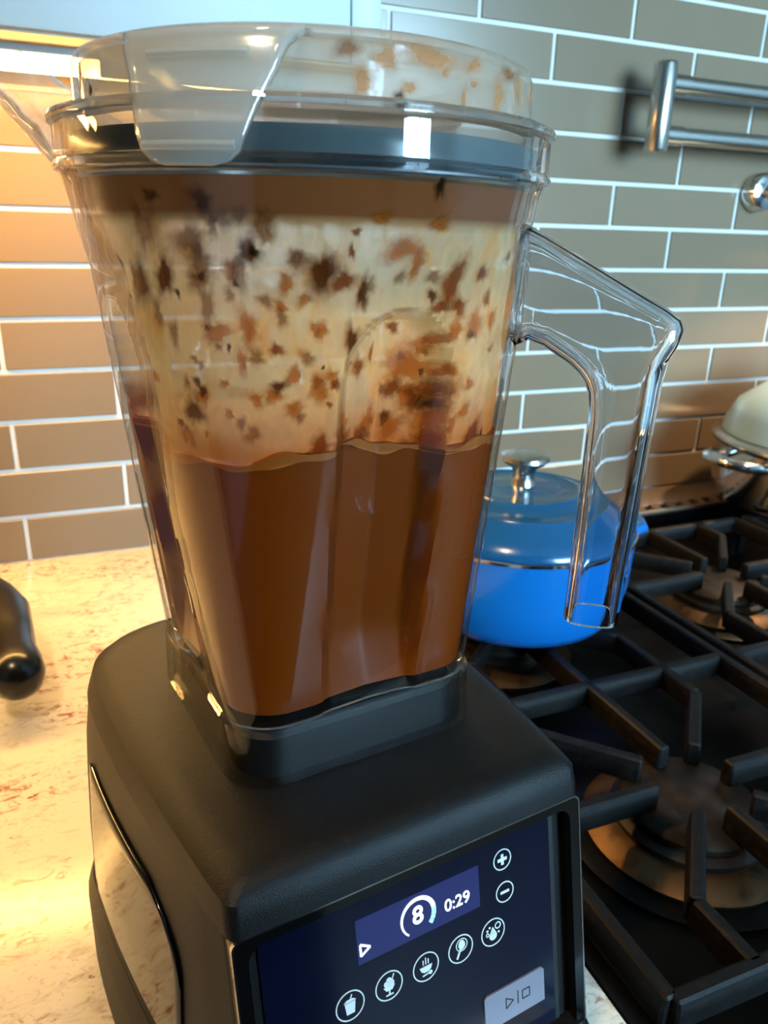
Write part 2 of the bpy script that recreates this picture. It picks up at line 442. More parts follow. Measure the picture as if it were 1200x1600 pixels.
# tall block added behind the camera, unseen, to keep window light off the left
fr = empty('light_blocker', (0.0, -1.85, ZF)); tag(fr, 'tall dark steel light blocker added behind the camera, out of view', 'light_blocker')
box('blocker_body', -0.62, 0.44, -0.38, 0.30, 0.02, 2.35, M['blocker'], fr, 0.006)
box('blocker_door', -0.62, -0.01, 0.302, 0.35, 0.05, 2.33, M['blocker'], fr, 0.008)
box('blocker_door', 0.01, 0.44, 0.302, 0.35, 0.05, 2.33, M['blocker'], fr, 0.008)
for sx in (-0.05, 0.05): tube('door_handle', [(sx, 0.352, 0.9), (sx, 0.38, 0.92), (sx, 0.38, 1.7), (sx, 0.352, 1.72)], 0.01, M['steel'], fr, 12)

# glass tiles, running bond
PITCH = 0.0592; TL = 0.234; G = 0.0055
tb = box_bm(-TL/2+G/2, TL/2-G/2, -0.0025, 0.004, -PITCH/2+G/2, PITCH/2-G/2, 0.0008, 1)
tile_me = bpy.data.meshes.new('tile'); tb.to_mesh(tile_me); tb.free(); tile_me.materials.append(M['tile'])
for row in range(0, 18):
    j0 = 0.8735 if row % 2 == 0 else 0.7610
    zc = row*PITCH - 0.002 + PITCH/2
    k = -6
    while True:
        x0 = j0 + k*TL; k += 1
        if x0 + TL < -0.75: continue
        if x0 > 2.0: break
        t = bpy.data.objects.new('tile', tile_me); COL.objects.link(t)
        t.parent = wall_back; t.location = (x0+TL/2, 0.0, zc)

# upper cabinet with an LED bar under it
CZ, CD = 0.547, 0.20
cab = empty('wall_cabinet', (-0.4, 0.0, CZ)); tag(cab, 'pale painted wall cabinet hanging at the upper left above the counter', 'cabinet')
def crel(name, x0, x1, y0, y1, z0, z1, m_, bev=0.0): return box(name, x0+0.4, x1+0.4, y0, y1, z0-CZ, z1-CZ, m_, cab, bev)
crel('carcass', -1.3, 0.3165, -CD+0.02, -0.004, CZ+0.003, 1.3, M['white_paint'])
crel('bottom_panel', -1.3, 0.3165, -CD+0.002, -0.004, CZ-0.001, CZ+0.003, M['underside'])
crel('end_stile', 0.2865, 0.3165, -CD, -CD+0.02, CZ+0.001, 1.3, M['white_paint'], 0.0015)
crel('door', -0.33, 0.2845, -CD-0.004, -CD+0.02, CZ+0.001, 1.29, M['white_paint'], 0.002)
crel('door', -0.95, -0.334, -CD-0.004, -CD+0.02, CZ+0.001, 1.29, M['white_paint'], 0.002)
crel('added_light_shield', 0.060, 0.3165, -0.166, -0.157, CZ-0.0235, CZ-0.001, M['white_paint'], 0.001)  # strip added to hide this end of the glowing lens from the camera
led = empty('under_cabinet_light', (-0.4, -0.117, CZ-0.001)); tag(led, 'glowing warm strip light fixed under the wall cabinet', 'light')
box('light_housing', -0.5, 0.70, -0.032, 0.032, -0.006, 0.0, M['white_paint'], led)
lv_, lf_ = [], []
for xx in (-0.49, 0.69):
    for k in range(13):
        a = PI*k/12; lv_.append((xx, -0.026*math.cos(a), -0.0058-0.011*math.sin(a)))
for k in range(12): lf_.append((k, k+1, 14+k, 13+k))
lf_ += [tuple(range(13)), tuple(range(13, 26)), (0, 12, 25, 13)]
mesh_obj('light_lens', lv_, lf_, M['led'], led, smooth=True)

# warm lamp in the hood above the range
hood = empty('range_hood', (1.05, -0.29, 0.98)); tag(hood, 'steel range hood with a warm lamp above the range, out of view', 'hood')
box('hood_body', -0.55, 0.55, -0.26, 0.285, 0.0, 0.16, M['steel'], hood, 0.004)
lathe('lamp_ring', [(.0, -.001), (.045, -.001), (.05, -.006), (.04, -.006), (.038, -.002)], M['chrome'], hood, 40, loc=(0.28, 0.02, 0.0))
sl = bpy.data.lights.new('hood_lamp', 'SPOT'); sl.energy = 72; sl.color = (1.0, 0.66, 0.36); sl.spot_size = math.radians(82); sl.spot_blend = 0.55; sl.shadow_soft_size = 0.03
so = bpy.data.objects.new('hood_lamp', sl); COL.objects.link(so); so.parent = hood; so.location = (0.28, 0.02, -0.012)

# recessed warm downlight in the ceiling, over the counter to the left
dl = empty('ceiling_downlight', (-0.42, -1.12, ZC-0.001)); tag(dl, 'round recessed warm ceiling light above the counter, out of view', 'light')
lathe('light_trim', [(0.052, -.001), (0.075, -.001), (0.075, -.006), (0.055, -.004)], M['white_paint'], dl, 40, close=True)
sl = bpy.data.lights.new('downlight_bulb', 'SPOT'); sl.energy = 70; sl.color = (1.0, 0.74, 0.44); sl.spot_size = math.radians(62); sl.spot_blend = 0.5; sl.shadow_soft_size = 0.05
so = bpy.data.objects.new('downlight_bulb', sl); COL.objects.link(so); so.parent = dl; so.location = (0, 0, -0.01); so.rotation_euler = (math.radians(13), math.radians(-14), 0)

# counter, with the range set in at its right
ctr = box('counter', -1.6, 0.246, -0.90, -0.0005, -0.035, 0.0, M['granite'], bev=0.003)
tag(ctr, 'cream granite worktop with rust and grey veins under the blender', 'countertop')
cb = empty('base_cabinet', (-0.7, -0.45, ZF)); tag(cb, 'painted base cabinet below the granite worktop', 'cabinet')
box('carcass', -0.88, 0.94, -0.40, 0.44, 0.0, -0.036-ZF, M['white_paint'], cb)
box('door', -0.80, 0.05, -0.42, -0.40, 0.1, -0.08-ZF, M['white_paint'], cb, 0.003)
box('door', 0.07, 0.92, -0.42, -0.40, 0.1, -0.08-ZF, M['white_paint'], cb, 0.003)

# ================================================================== range
RX0, RX1 = 0.249, 1.56
PZ = -0.040                       # drip pan level
rg = empty('gas_range', (0.9, -0.48, ZF)); tag(rg, 'black enamelled gas range top with slotted metal back trim', 'range')
def rrel(name, x0, x1, y0, y1, z0, z1, m_, bev=0.0): return box(name, x0-0.9, x1-0.9, y0+0.48, y1+0.48, z0-ZF, z1-ZF, m_, rg, bev)
rrel('body', RX0+0.002, RX1-0.002, -0.895, -0.002, ZF, PZ-0.004, M['range_black'])
rrel('drip_pan', RX0, RX1, -0.9, -0.105, PZ-0.004, PZ, M['range_black'])
rrel('side_rail', RX0, RX0+0.014, -0.9, -0.1, PZ, -0.004, M['range_black'], 0.003)
rrel('side_rail', RX1-0.014, RX1, -0.9, -0.1, PZ, -0.004, M['range_black'], 0.003)
rrel('front_rail', RX0+0.014, RX1-0.014, -0.905, -0.800, PZ, -0.004, M['range_black'], 0.004)
rrel('back_rail', RX0+0.014, RX1-0.014, -0.106, -0.1005, PZ, -0.006, M['range_black'])
# slotted back trim: plate, front lip and the bars between the slots
rrel('trim_plate', RX0, RX1, -0.074, -0.003, -0.012, -0.001, M['trim_metal'], 0.001)
rrel('trim_lip', RX0, RX1, -0.100, -0.093, -0.016, -0.001, M['trim_metal'], 0.0015)
rrel('vent_shaft', RX0, RX1, -0.093, -0.074, -0.03, -0.026, M['rubber'])
bm0 = bmesh.new()
vs = [bm0.verts.new(v) for v in ((-.009, -.0105, 0), (.005, -.0105, 0), (.012, .0105, 0), (-.002, .0105, 0), (-.009, -.0105, -.006), (.005, -.0105, -.006), (.012, .0105, -.006), (-.002, .0105, -.006))]
for f in ((0, 1, 2, 3), (7, 6, 5, 4), (0, 4, 5, 1), (1, 5, 6, 2), (2, 6, 7, 3), (3, 7, 4, 0)): bm0.faces.new([vs[i] for i in f])
slat_me = bpy.data.meshes.new('vent_bar'); bm0.to_mesh(slat_me); bm0.free(); slat_me.materials.append(M['trim_metal'])
x = RX0+0.02
while x < RX1-0.02:
    s = bpy.data.objects.new('vent_bar', slat_me); COL.objects.link(s); s.parent = rg
    s.location = (x-0.9, -0.0835+0.48, -0.0012-ZF); x += 0.0305

GZ = 0.018
def make_burner(label):
    b = empty('burner'); tag(b, label, 'burner', 'gas burners of the range')
    lathe('burner_bowl', [(0.0, 0.001), (0.088, 0.001), (0.092, 0.004), (0.085, 0.006), (0.0, 0.006)], M['range_black'], b)
    lathe('burner_ring', [(0.0, 0.006), (0.076, 0.006), (0.078, 0.010), (0.066, 0.018), (0.054, 0.019), (0.0, 0.019)], M['brass'], b)
    lathe('burner_head', [(0.0, 0.0185), (0.057, 0.0185), (0.058, 0.024), (0.052, 0.028), (0.0, 0.028)], M['cap'], b)
    lathe('burner_cap', [(0.0, 0.0275), (0.050, 0.0275), (0.053, 0.030), (0.0525, 0.034), (0.049, 0.037), (0.0, 0.038)], M['cap'], b)
    return b
def copy_tree(ob, parent=None):
    c = ob.copy(); COL.objects.link(c); c.parent = parent
    for ch in ob.children: copy_tree(ch, c)
    return c
BUR = [((0.411, -0.638), 'wide burner with brass ring in the open, front left of the range'),
       ((0.411, -0.350), 'burner underneath the blue lidded pot'),
       ((0.735, -0.338), 'burner behind, right of the blue pot, under the bare second grate')]
b0 = make_burner(BUR[0][1]); b0.location = (BUR[0][0][0], BUR[0][0][1], PZ)
for (p, lab) in BUR[1:]:
    c = copy_tree(b0); c.location = (p[0], p[1], PZ); c['label'] = lab
c = copy_tree(b0); c.location = (0.735, -0.638, PZ); c['label'] = 'burner under the second grate, at the right edge of the picture'

def make_grate(cx, label):
    g = empty('iron_grate', (cx, -0.49, GZ-0.024)); tag(g, label, 'grate', 'cast iron grates on the range')
    off = Vector((cx, -0.49, GZ-0.024)); H_ = 0.021; w = 0.0115
    def b(name, p0, p1, w_=w, h=H_, taper=1.0):
        return bar(name, Vector((p0[0], p0[1], GZ))-off, Vector((p1[0], p1[1], GZ))-off, w_, h, M['iron'], g, taper=taper)
    x0, x1, y0, y1 = cx-0.146, cx+0.156, -0.777, -0.205
    b('frame_bar', (x0, y0), (x0, y1)); b('frame_bar', (x1, y0), (x1, y1))
    b('frame_bar', (x0, y0), (x1, y0)); b('frame_bar', (x0, y1), (x1, y1)); b('frame_bar', (x0, -0.503), (x1, -0.503))
    for px in (x0, x1):
        for py in (y0, y1):
            bx = bar('foot', Vector((px-0.006, py, GZ-0.02))-off, Vector((px+0.006, py, GZ-0.02))-off, 0.012, 0.0375, M['iron'], g, 0)
    for by in (-0.638, -0.345):
        f = [((cx, by+0.034), (cx, -0.503 if by < -0.5 else y1)), ((cx, by-0.034), (cx, y0 if by < -0.5 else -0.503)),
             ((cx-0.036, by+0.003), (x0, by+0.003)), ((cx+0.034, by+0.003), (x1, by+0.003))]
        for p0, p1 in f: b('finger', p0, p1)
        for sx in (-1, 1):
            for sy in (-1, 1):
                k = (cx+sx*0.085, by+sy*0.092)
                b('finger', (cx+sx*0.026, by+sy*0.030), k)
                ye = (y0 if by < -0.5 else -0.503) if sy < 0 else (-0.503 if by < -0.5 else y1)
                if abs(ye-k[1]) > 0.004: b('finger', k, (k[0], ye))
    return g
make_grate(0.413, 'black cast iron grate carrying the blue pot, left end of the range')
make_grate(0.733, 'black cast iron grate with nothing on it, second from the left')
make_grate(1.053, 'black cast iron grate under the pale lidded pan at the right edge')

# ================================================================== blue dutch oven
pot = empty('dutch_oven', (0.428, -0.343, GZ+0.0005)); tag(pot, 'bright blue enamelled round pot standing on the left iron grate', 'pot')
lathe('pot_body', [(0, 0), (0.090, 0), (0.101, 0.004), (0.110, 0.016), (0.1165, 0.045), (0.1185, 0.094), (0.1185, 0.099), (0.114, 0.099),
                   (0.112, 0.045), (0.098, 0.010), (0, 0.006)], M['pot_blue'], pot, 96)
lathe('rim_band', [(0.1183, 0.0945), (0.1198, 0.0955), (0.1198, 0.0985), (0.1183, 0.0992)], M['chrome'], pot, 96)
for sx in (-1, 1):
    tube('side_handle', [(sx*0.114, -0.035, 0.082), (sx*0.138, -0.030, 0.084), (sx*0.148, -0.012, 0.085), (sx*0.148, 0.012, 0.085), (sx*0.138, 0.030, 0.084), (sx*0.114, 0.035, 0.082)], 0.0065, M['pot_blue'], pot, 12)
lid = empty('domed_lid', (0.428, -0.343, GZ+0.1002)); tag(lid, 'blue domed lid, darkened as by reflection, with concentric rings on the blue pot', 'lid')
lathe('lid_dome', [(0.0, 0.0395), (0.03, 0.0385), (0.055, 0.035), (0.0575, 0.0365), (0.060, 0.0345), (0.085, 0.0275), (0.0875, 0.0285), (0.0895, 0.026), (0.108, 0.015),
                   (0.116, 0.007), (0.1185, 0.002), (0.1185, 0.0), (0.113, 0.0), (0.10, 0.012), (0.06, 0.028), (0.0, 0.034)], M['pot_lid'], lid, 96)
lathe('lid_knob', [(0.0, 0.038), (0.013, 0.0385), (0.0115, 0.044), (0.0105, 0.050), (0.013, 0.057), (0.021, 0.062), (0.025, 0.066), (0.0245, 0.070), (0.019, 0.0725), (0.0, 0.0735)], M['steel'], lid, 48)

# ================================================================== pale pan at the right edge
pan = empty('saucepan', (1.062, -0.195, GZ+0.0005)); tag(pan, 'stainless pan with side handle, cut off at the right edge of the picture', 'pan')
lathe('pan_body', [(0, 0), (0.135, 0), (0.150, 0.008), (0.157, 0.03), (0.160, 0.090), (0.165, 0.094), (0.160, 0.096), (0.155, 0.03), (0.146, 0.010), (0, 0.004)], M['chrome'], pan, 80)
for sa in (PI*0.98, -PI*0.02):
    c_, s_ = math.cos(sa), math.sin(sa)
    P = lambda r, t, z: (r*c_-t*s_, r*s_+t*c_, z)
    tube('side_handle', [P(.158, -.045, .078), P(.186, -.042, .082), P(.203, -.022, .084), P(.206, 0, .085), P(.203, .022, .084), P(.186, .042, .082), P(.158, .045, .078)], 0.008, M['chrome'], pan, 14)
plid = empty('pan_lid', (1.062, -0.195, GZ+0.0970)); tag(plid, 'pale blue-white domed lid on the pan at the right edge', 'lid')
lathe('lid_dome', [(0.0, 0.10), (0.05, 0.097), (0.10, 0.082), (0.135, 0.055), (0.148, 0.030), (0.152, 0.010), (0.150, 0.008), (0.13, 0.04), (0.09, 0.075), (0.0, 0.095)], M['pale'], plid, 80)
lathe('lid_rim', [(0.146, 0.008), (0.158, 0.009), (0.166, 0.004), (0.166, 0.0005), (0.150, 0.0)], M['steel'], plid, 80)
lathe('lid_knob', [(0.0, 0.098), (0.010, 0.099), (0.009, 0.110), (0.02, 0.118), (0.018, 0.126), (0.0, 0.128)], M['steel'], plid, 32)

# ================================================================== pot filler on the wall
FX, FY = 0.772, -0.062
pf = empty('pot_filler', (1.02, -0.0026, 0.462)); tag(pf, 'brushed steel folding pot filler tap mounted on the tiled wall', 'tap')
off = Vector(pf.location)
def P_(x, y, z): return Vector((x, y, z))-off
j = tube('pivot_joint', [P_(FX+.003, FY, .509), P_(FX+.003, FY, .5125), P_(FX+.003, FY, .6135), P_(FX+.003, FY, .617)], [0.0135, 0.0155, 0.0155, 0.0135], M['steel'], pf, 32)
tube('joint_seam', [P_(FX+.003, FY, .561), P_(FX+.003, FY, .5622)], 0.0158, M['chrome'], pf, 32)
for z in (0.5925, 0.531):
    tube('arm_ferrule', [P_(FX+.010, FY, z), P_(FX+.040, FY, z)], 0.0128, M['steel'], pf, 24)
    tube('arm', [P_(FX+.030, FY, z), P_(1.34, FY, z)], 0.0112, M['steel'], pf, 24)
tube('pivot_joint', [P_(1.345, FY, .455), P_(1.345, FY, .545)], 0.0155, M['steel'], pf, 32)
tube('pivot_joint', [P_(1.345, FY, .575), P_(1.345, FY, .615)], 0.0155, M['steel'], pf, 32)
tube('wall_pipe', [P_(1.345, FY, .470), P_(1.10, FY, .470), P_(1.040, FY, .470), P_(1.03, FY+.01, .470), P_(1.028, -0.004, .470)], 0.0112, M['steel'], pf, 24)
lathe('wall_flange', [(0.0, 0.026), (0.013, 0.026), (0.024, 0.022), (0.0285, 0.014), (0.0285, 0.0005), (0.0, 0.0005)], M['chrome'], pf, 48, loc=P_(1.028, -0.0027, .470), axis=(0, -1, 0))

# ================================================================== black lever at the left edge
lv = empty('espresso_handle', (-0.105, -0.30, 0.0)); tag(lv, 'glossy black lever handle with rounded end at the left edge', 'handle')
off2 = Vector(lv.location)
def Q_(x, y, z): return Vector((x, y, z))-off2
tube('lever_grip', [Q_(-.112, -.180, .060), Q_(-.096, -.205, .060), Q_(-.083, -.232, .058), Q_(-.0735, -.262, .055), Q_(-.0680, -.298, .050), Q_(-.0655, -.325, .046), Q_(-.0640, -.342, .044), Q_(-.0628, -.358, .042), Q_(-.0622, -.367, .041), Q_(-.0618, -.374, .040), Q_(-.0616, -.378, .0395)],
     [0.013, 0.0155, 0.0185, 0.0215, 0.0190, 0.0185, 0.0215, 0.0225, 0.0200, 0.0135, 0.004], M['handle_black'], lv, 28)
tube('lever_stem', [Q_(-.122, -.165, .0), Q_(-.122, -.165, .07), Q_(-.104, -.185, .066)], [0.012, 0.010, 0.009], M['handle_black'], lv, 16)
tube('upright', [Q_(-.1035, -.152, .0), Q_(-.1035, -.152, .125)], 0.011, M['handle_black'], lv, 16)
lathe('foot', [(0, 0.0), (0.04, 0.0), (0.04, 0.006), (0.0, 0.008)], M['handle_black'], lv, 32, loc=Q_(-.128, -.158, 0.0003))

# ================================================================== blender
BX, BY, BYAW = 0.0955, -0.683, math.radians(8.0)
ZT = 0.190
base = empty('blender', (BX, BY, 0.0), BYAW); tag(base, 'matte black blender motor base with lit touch controls', 'blender base')

def vf(z): return -0.100 - 0.2*(0.185 - min(z, 0.185))
def wside(z):
    T = [(0.0, .1005), (.06, .1005), (.10, .0995), (.146, .0968), (.172, .0930), (.19, .0880)]
    for (a, b), (c, d) in zip(T, T[1:]):
        if z <= c: return b + (d-b)*(z-a)/(c-a)
    return T[-1][1]
def half_at(v, z, off=0.0, wf=0.079):
    v0 = vf(z); t = max(0.0, min(1.0, (v-v0)/(0.05-v0)))
    return wf + (wside(z)-wf)*math.sin(t*PI/2) + off
def outline(z, off=0.0, front=0.0, wf=0.079, vb=0.112):
    """right half then mirrored: list of (u, v)"""
    v0 = vf(z) - off + front; r = 0.005
    pts = [(0.0, v0), (wf*0.5, v0)]
    for k in range(5):
        a = -PI/2 + k*PI/8
        pts.append((wf+off-r + r*math.cos(a), v0+r + r*math.sin(a)))
    n = 12
    for k in range(1, n+1):
        v = v0 + r + (0.05-(v0+r))*k/n
        pts.append((half_at(v, z, off, wf), v))
    w = wside(z)+off
    for k in range(1, 13):
        a = k*PI/2/12
        pts.append((w*math.cos(a)**0.62, 0.05 + (vb+off-0.05)*math.sin(a)**0.62))
    right_ = pts[:-1] + [(0.0, vb+off)]
    left_ = [(-u, v) for (u, v) in right_[1:-1]][::-1]
    return right_ + left_
def loft(name, secs, material, parent, capt=True, capb=True, smooth=True, angle=30):
    bm = bmesh.new(); rings = []
    for pts, z in secs: rings.append([bm.verts.new((u, v, z)) for u, v in pts])
    n = len(rings[0])
    for a, b in zip(rings, rings[1:]):
        for i in range(n):
            bm.faces.new((a[i], a[(i+1) % n], b[(i+1) % n], b[i]))
    if capb: bm.faces.new(rings[0])
    if capt: bm.faces.new(rings[-1])
    return bm_obj(name, bm, material, parent, smooth=smooth, angle=angle)

REC = 0.006     # recess of the control panel
loft('housing', [(outline(z, 0.0, REC), z) for z in (0.003, 0.03, 0.06, 0.08, 0.10, 0.12, 0.135, 0.15, 0.16, 0.1715)], M['base_black'], base)
loft('top_cap', [(outline(0.172, -0.001), 0.1710), (outline(0.172, 0.0006), 0.1722), (outline(0.178, 0.0006), 0.178), (outline(0.184, 0.0), 0.1845), (outline(0.19, -0.003), 0.1880), (outline(0.19, -0.0065), 0.1897), (outline(0.19, -0.012), 0.1903)], M['base_black'], base)
loft('foot_skirt', [(outline(0.0, 0.001), 0.0005), (outline(0.0, 0.0045), 0.004), (outline(0.05, 0.0045), 0.050), (outline(0.06, 0.001), 0.0630)], M['base_black'], base)
# glossy inset band on each flank
for s in (-1, 1):
    vs = []; fs = []; NV, NZ = 24, 10
    for i in range(NV+1):
        for k in range(NZ+1):
            z = 0.066 + (0.1485-0.066)*k/NZ
            t = i/NV
            vfront = -0.066 + 0.03*(max(0.0, (z-0.115)/0.0335))**3
            v = vfront + (0.050-vfront)*t
            vs.append((s*(half_at(v, z)+0.0009), v, z))
    for i in range(NV):
        for k in range(NZ):
            a = i*(NZ+1)+k; fs.append((a, a+NZ+1, a+NZ+2, a+1))
    ob = mesh_obj('gloss_panel', vs, fs, M['base_gloss'], base, smooth=True)
    sm = ob.modifiers.new('thickness', 'SOLIDIFY'); sm.thickness = 0.0012; sm.offset = 0.0

# ---- control panel. plane: v = vf(z) + REC
nrm = Vector((0, -1, 0.2)).normalized(); alongz = Vector((0, 0.2, 1.0))
def PP(u, z, d=0.0): return Vector((u, vf(z)+REC, z)) + nrm*d
def plate(name, pts, material, parent, d0, d1):
    """prism on the panel from outline pts [(u,z)] between offsets d0..d1"""
    bm = bmesh.new()
    a = [bm.verts.new(PP(u, z, d0)) for u, z in pts]; b = [bm.verts.new(PP(u, z, d1)) for u, z in pts]
    n = len(pts)
    for i in range(n): bm.faces.new((a[i], a[(i+1) % n], b[(i+1) % n], b[i]))
    bm.faces.new(a); bm.faces.new(b)
    return bm_obj(name, bm, material, parent)
def rrect(u0, u1, z0, z1, r, n=5):
    out = []
    for cx, cz, a0 in ((u1-r, z1-r, 0), (u0+r, z1-r, PI/2), (u0+r, z0+r, PI), (u1-r, z0+r, 1.5*PI)):
        for k in range(n+1):
            a = a0 + k*PI/2/n; out.append((cx+r*math.cos(a), cz+r*math.sin(a)))
    return out
def frame(name, o_, i_, material, parent, d0, d1):
    bm = bmesh.new(); n = len(o_)
    q = [[bm.verts.new(PP(u, z, d)) for u, z in pts] for pts, d in ((o_, d0), (o_, d1), (i_, d1), (i_, d0))]
    for r0, r1 in ((0, 1), (1, 2), (2, 3), (3, 0)):
        for k in range(n): bm.faces.new((q[r0][k], q[r0][(k+1) % n], q[r1][(k+1) % n], q[r1][k]))
    return bm_obj(name, bm, material, parent)
frame('bezel', rrect(-0.0785, 0.0785, 0.010, 0.1705, 0.003), rrect(-0.0735, 0.0735, 0.018, 0.1665, 0.006), M['base_gloss'], base, -0.001, 0.0062)
frame('bezel_edge', rrect(-0.0790, 0.0790, 0.0095, 0.1708, 0.003), rrect(-0.0782, 0.0782, 0.0103, 0.1702, 0.003), M['chrome'], base, 0.0045, 0.0064)
glass = plate('control_glass', rrect(-0.0685, 0.0655, 0.022, 0.1640, 0.003), M['panel_glass'], base, 0.0002, 0.0010)
plate('textured_strip', [(0.0655, 0.022), (0.0680, 0.022), (0.0680, 0.164), (0.0655, 0.164)], M['rubber'], base, 0.0002, 0.0007)
disp = plate('display', [(-0.0302, 0.1364), (0.0273, 0.1364), (0.0273, 0.1550), (-0.0302, 0.1550)], M['display'], glass, 0.0008, 0.0012)

def flat(name, polys, material, parent, d=0.0014):
    """flat print: list of polygons [(u,z)...] on the panel, 0.15 mm thick"""
    bm = bmesh.new()
    for pts in polys:
        a = [bm.verts.new(PP(u, z, d)) for u, z in pts]; b = [bm.verts.new(PP(u, z, d+0.00015)) for u, z in pts]
        n = len(pts)
        for i in range(n): bm.faces.new((a[i], a[(i+1) % n], b[(i+1) % n], b[i]))
        bm.faces.new(a); bm.faces.new(b)
    return bm_obj(name, bm, material, parent)
def arcpolys(cu, cz, r0, r1, a0, a1, n=36, taper=None):
    out = []
    for k in range(n):
        t0, t1 = k/n, (k+1)/n
        A, B = a0+(a1-a0)*t0, a0+(a1-a0)*t1
        w0 = taper(t0) if taper else 1.0; w1 = taper(t1) if taper else 1.0
        i0, i1 = r1-(r1-r0)*w0, r1-(r1-r0)*w1
        out.append([(cu+i0*math.cos(A), cz+i0*math.sin(A)), (cu+r1*math.cos(A), cz+r1*math.sin(A)), (cu+r1*math.cos(B), cz+r1*math.sin(B)), (cu+i1*math.cos(B), cz+i1*math.sin(B))])
    return out
def disc(cu, cz, r, n=20, sx=1.0): return [(cu+sx*r*math.cos(2*PI*k/n), cz+r*math.sin(2*PI*k/n)) for k in range(n)]
def rect(u0, u1, z0, z1): return [(u0, z0), (u1, z0), (u1, z1), (u0, z1)]
def stroke(p, q, w):
    d = Vector((q[0]-p[0], q[1]-p[1])).normalized(); s = Vector((-d.y, d.x))*w/2
    return [(p[0]+s.x, p[1]+s.y), (q[0]+s.x, q[1]+s.y), (q[0]-s.x, q[1]-s.y), (p[0]-s.x, p[1]-s.y)]
def text(name, s, cu, cz, size, material, parent, d=0.0014, bold=0.0):
    cv = bpy.data.curves.new(name, 'FONT'); cv.body = s; cv.size = size; cv.align_x = 'CENTER'; cv.align_y = 'CENTER'; cv.offset = bold; cv.extrude = 0.0001
    tmp = bpy.data.objects.new('tmp_text', cv); COL.objects.link(tmp)
    dg = bpy.context.evaluated_depsgraph_get(); dg.update()
    me = bpy.data.meshes.new_from_object(tmp.evaluated_get(dg)); bpy.data.objects.remove(tmp); bpy.data.curves.remove(cv)
    for v in me.vertices:
        v.co = PP(cu+v.co.x, cz+v.co.y, d+v.co.z)
    me.name = name; me.materials.clear(); me.materials.append(material)
    o_ = bpy.data.objects.new(name, me); COL.objects.link(o_); o_.parent = parent
    return o_
text('speed_digit', '8', -0.0029, 0.1455, 0.0105, M['digit'], disp, bold=0.0002)
text('timer_digits', '0:29', 0.0160, 0.1436, 0.0074, M['digit'], disp, bold=0.00006)
flat('speed_arc', arcpolys(-0.0027, 0.1453, 0.0063, 0.0083, math.radians(232), math.radians(12), 40, lambda t: 0.35+0.65*t), M['digit'], disp)
flat('speed_arc_rest', sum([arcpolys(-0.0027, 0.1453, 0.0063, 0.0083, math.radians(10-k*14), math.radians(10-k*14-12), 4) for k in range(4)], []), M['digit_blue'], disp)
tri = [(-0.0290, 0.1400), (-0.0290, 0.1448), (-0.0248, 0.1424)]
flat('play_mark', [stroke(tri[i], tri[(i+1) % 3], 0.0009) for i in range(3)], M['digit'], disp)

def ring(cu, cz, r, w=0.0005): return arcpolys(cu, cz, r-w, r, 0, 2*PI, 40)
flat('plus_key', ring(0.0398, 0.1526, 0.0047) + [rect(.0374, .0422, .1519, .1533), rect(.0391, .0405, .1502, .1519), rect(.0391, .0405, .1533, .1550)], M['icon'], glass, 0.0011)
flat('minus_key', ring(0.0403, 0.1376, 0.0047) + [rect(.0380, .0426, .1370, .1382)], M['icon'], glass, 0.0011)
IX = [-0.0352, -0.0180, -0.0008, 0.0163, 0.0331]; IZ = 0.1219; IR = 0.0062
def icon(k, polys, label):
    c = IX[k]
    o_ = flat('program_icon', ring(c, IZ, IR) + [[(c+u*.001, IZ+z*.001) for u, z in p] for p in polys], M['icon'], glass, 0.0011); o_['label'] = label
icon(0, [[(-1.7, -3.4), (1.7, -3.4), (2.3, 1.4), (-2.3, 1.4)], [(-2.7, 1.7), (2.7, 1.7), (1.4, 2.7), (-1.4, 2.7)], stroke((0.2, 2.6), (1.0, 4.4), .5)], 'drinking cup symbol')
icon(1, [[(-2.6, -0.2), (2.6, -0.2), (1.4, -2.0), (-1.4, -2.0)], disc(-1.0, 1.0, 1.3), disc(1.1, 0.9, 1.3), disc(0.1, 2.3, 1.2), stroke((0, -2), (0, -3.8), .7), rect(-1.7, 1.7, -4.2, -3.6), stroke((1.3, 1.8), (2.4, 4.3), .5)], 'sundae glass symbol')
icon(2, [[(-3.0, 0.3), (3.0, 0.3), (2.3, -1.5), (0.9, -2.4), (-0.9, -2.4), (-2.3, -1.5)], stroke((-1.2, 1.0), (-1.2, 3.2), .5), stroke((0, 1.0), (0, 4.0), .5), stroke((1.2, 1.0), (1.2, 3.2), .5), stroke((-1.8, -3.6), (1.2, -3.3), .6), disc(2.0, -3.2, .9)], 'steaming bowl symbol')
icon(3, [disc(0.6, 1.6, 2.1, sx=.8), stroke((-0.2, -0.2), (-2.0, -4.0), .9)] + [[(0.6+u, 1.6+z) for u, z in p] for p in arcpolys(0, 0, 2.5, 2.9, 0, 2*PI, 24)], 'spoon symbol')
icon(4, [disc(-0.1, -1.6, 2.0), [(-1.8, -0.6), (1.6, -0.6), (-0.1, 2.6)], disc(-2.9, 1.5, .55), disc(-1.7, 2.6, .5), disc(2.9, -0.9, .5)] + arcpolys(2.6, 2.2, 1.1, 1.6, 0, 2*PI, 18) + arcpolys(-2.9, -0.3, .5, .9, 0, 2*PI, 14), 'drop and bubbles symbol')
btn = plate('start_button', [(0.0262, 0.0775), (0.0589, 0.0775), (0.0590, 0.0925), (0.0575, 0.0940), (0.0275, 0.0940), (0.0262, 0.0928)], M['button'], glass, 0.001, 0.0018); btn['label'] = 'silver start and stop button'
t3 = [(0.0375, 0.0835), (0.0375, 0.0885), (0.0415, 0.0860)]
sq = [(0.0465, 0.0840), (0.0505, 0.0840), (0.0505, 0.0880), (0.0465, 0.0880)]
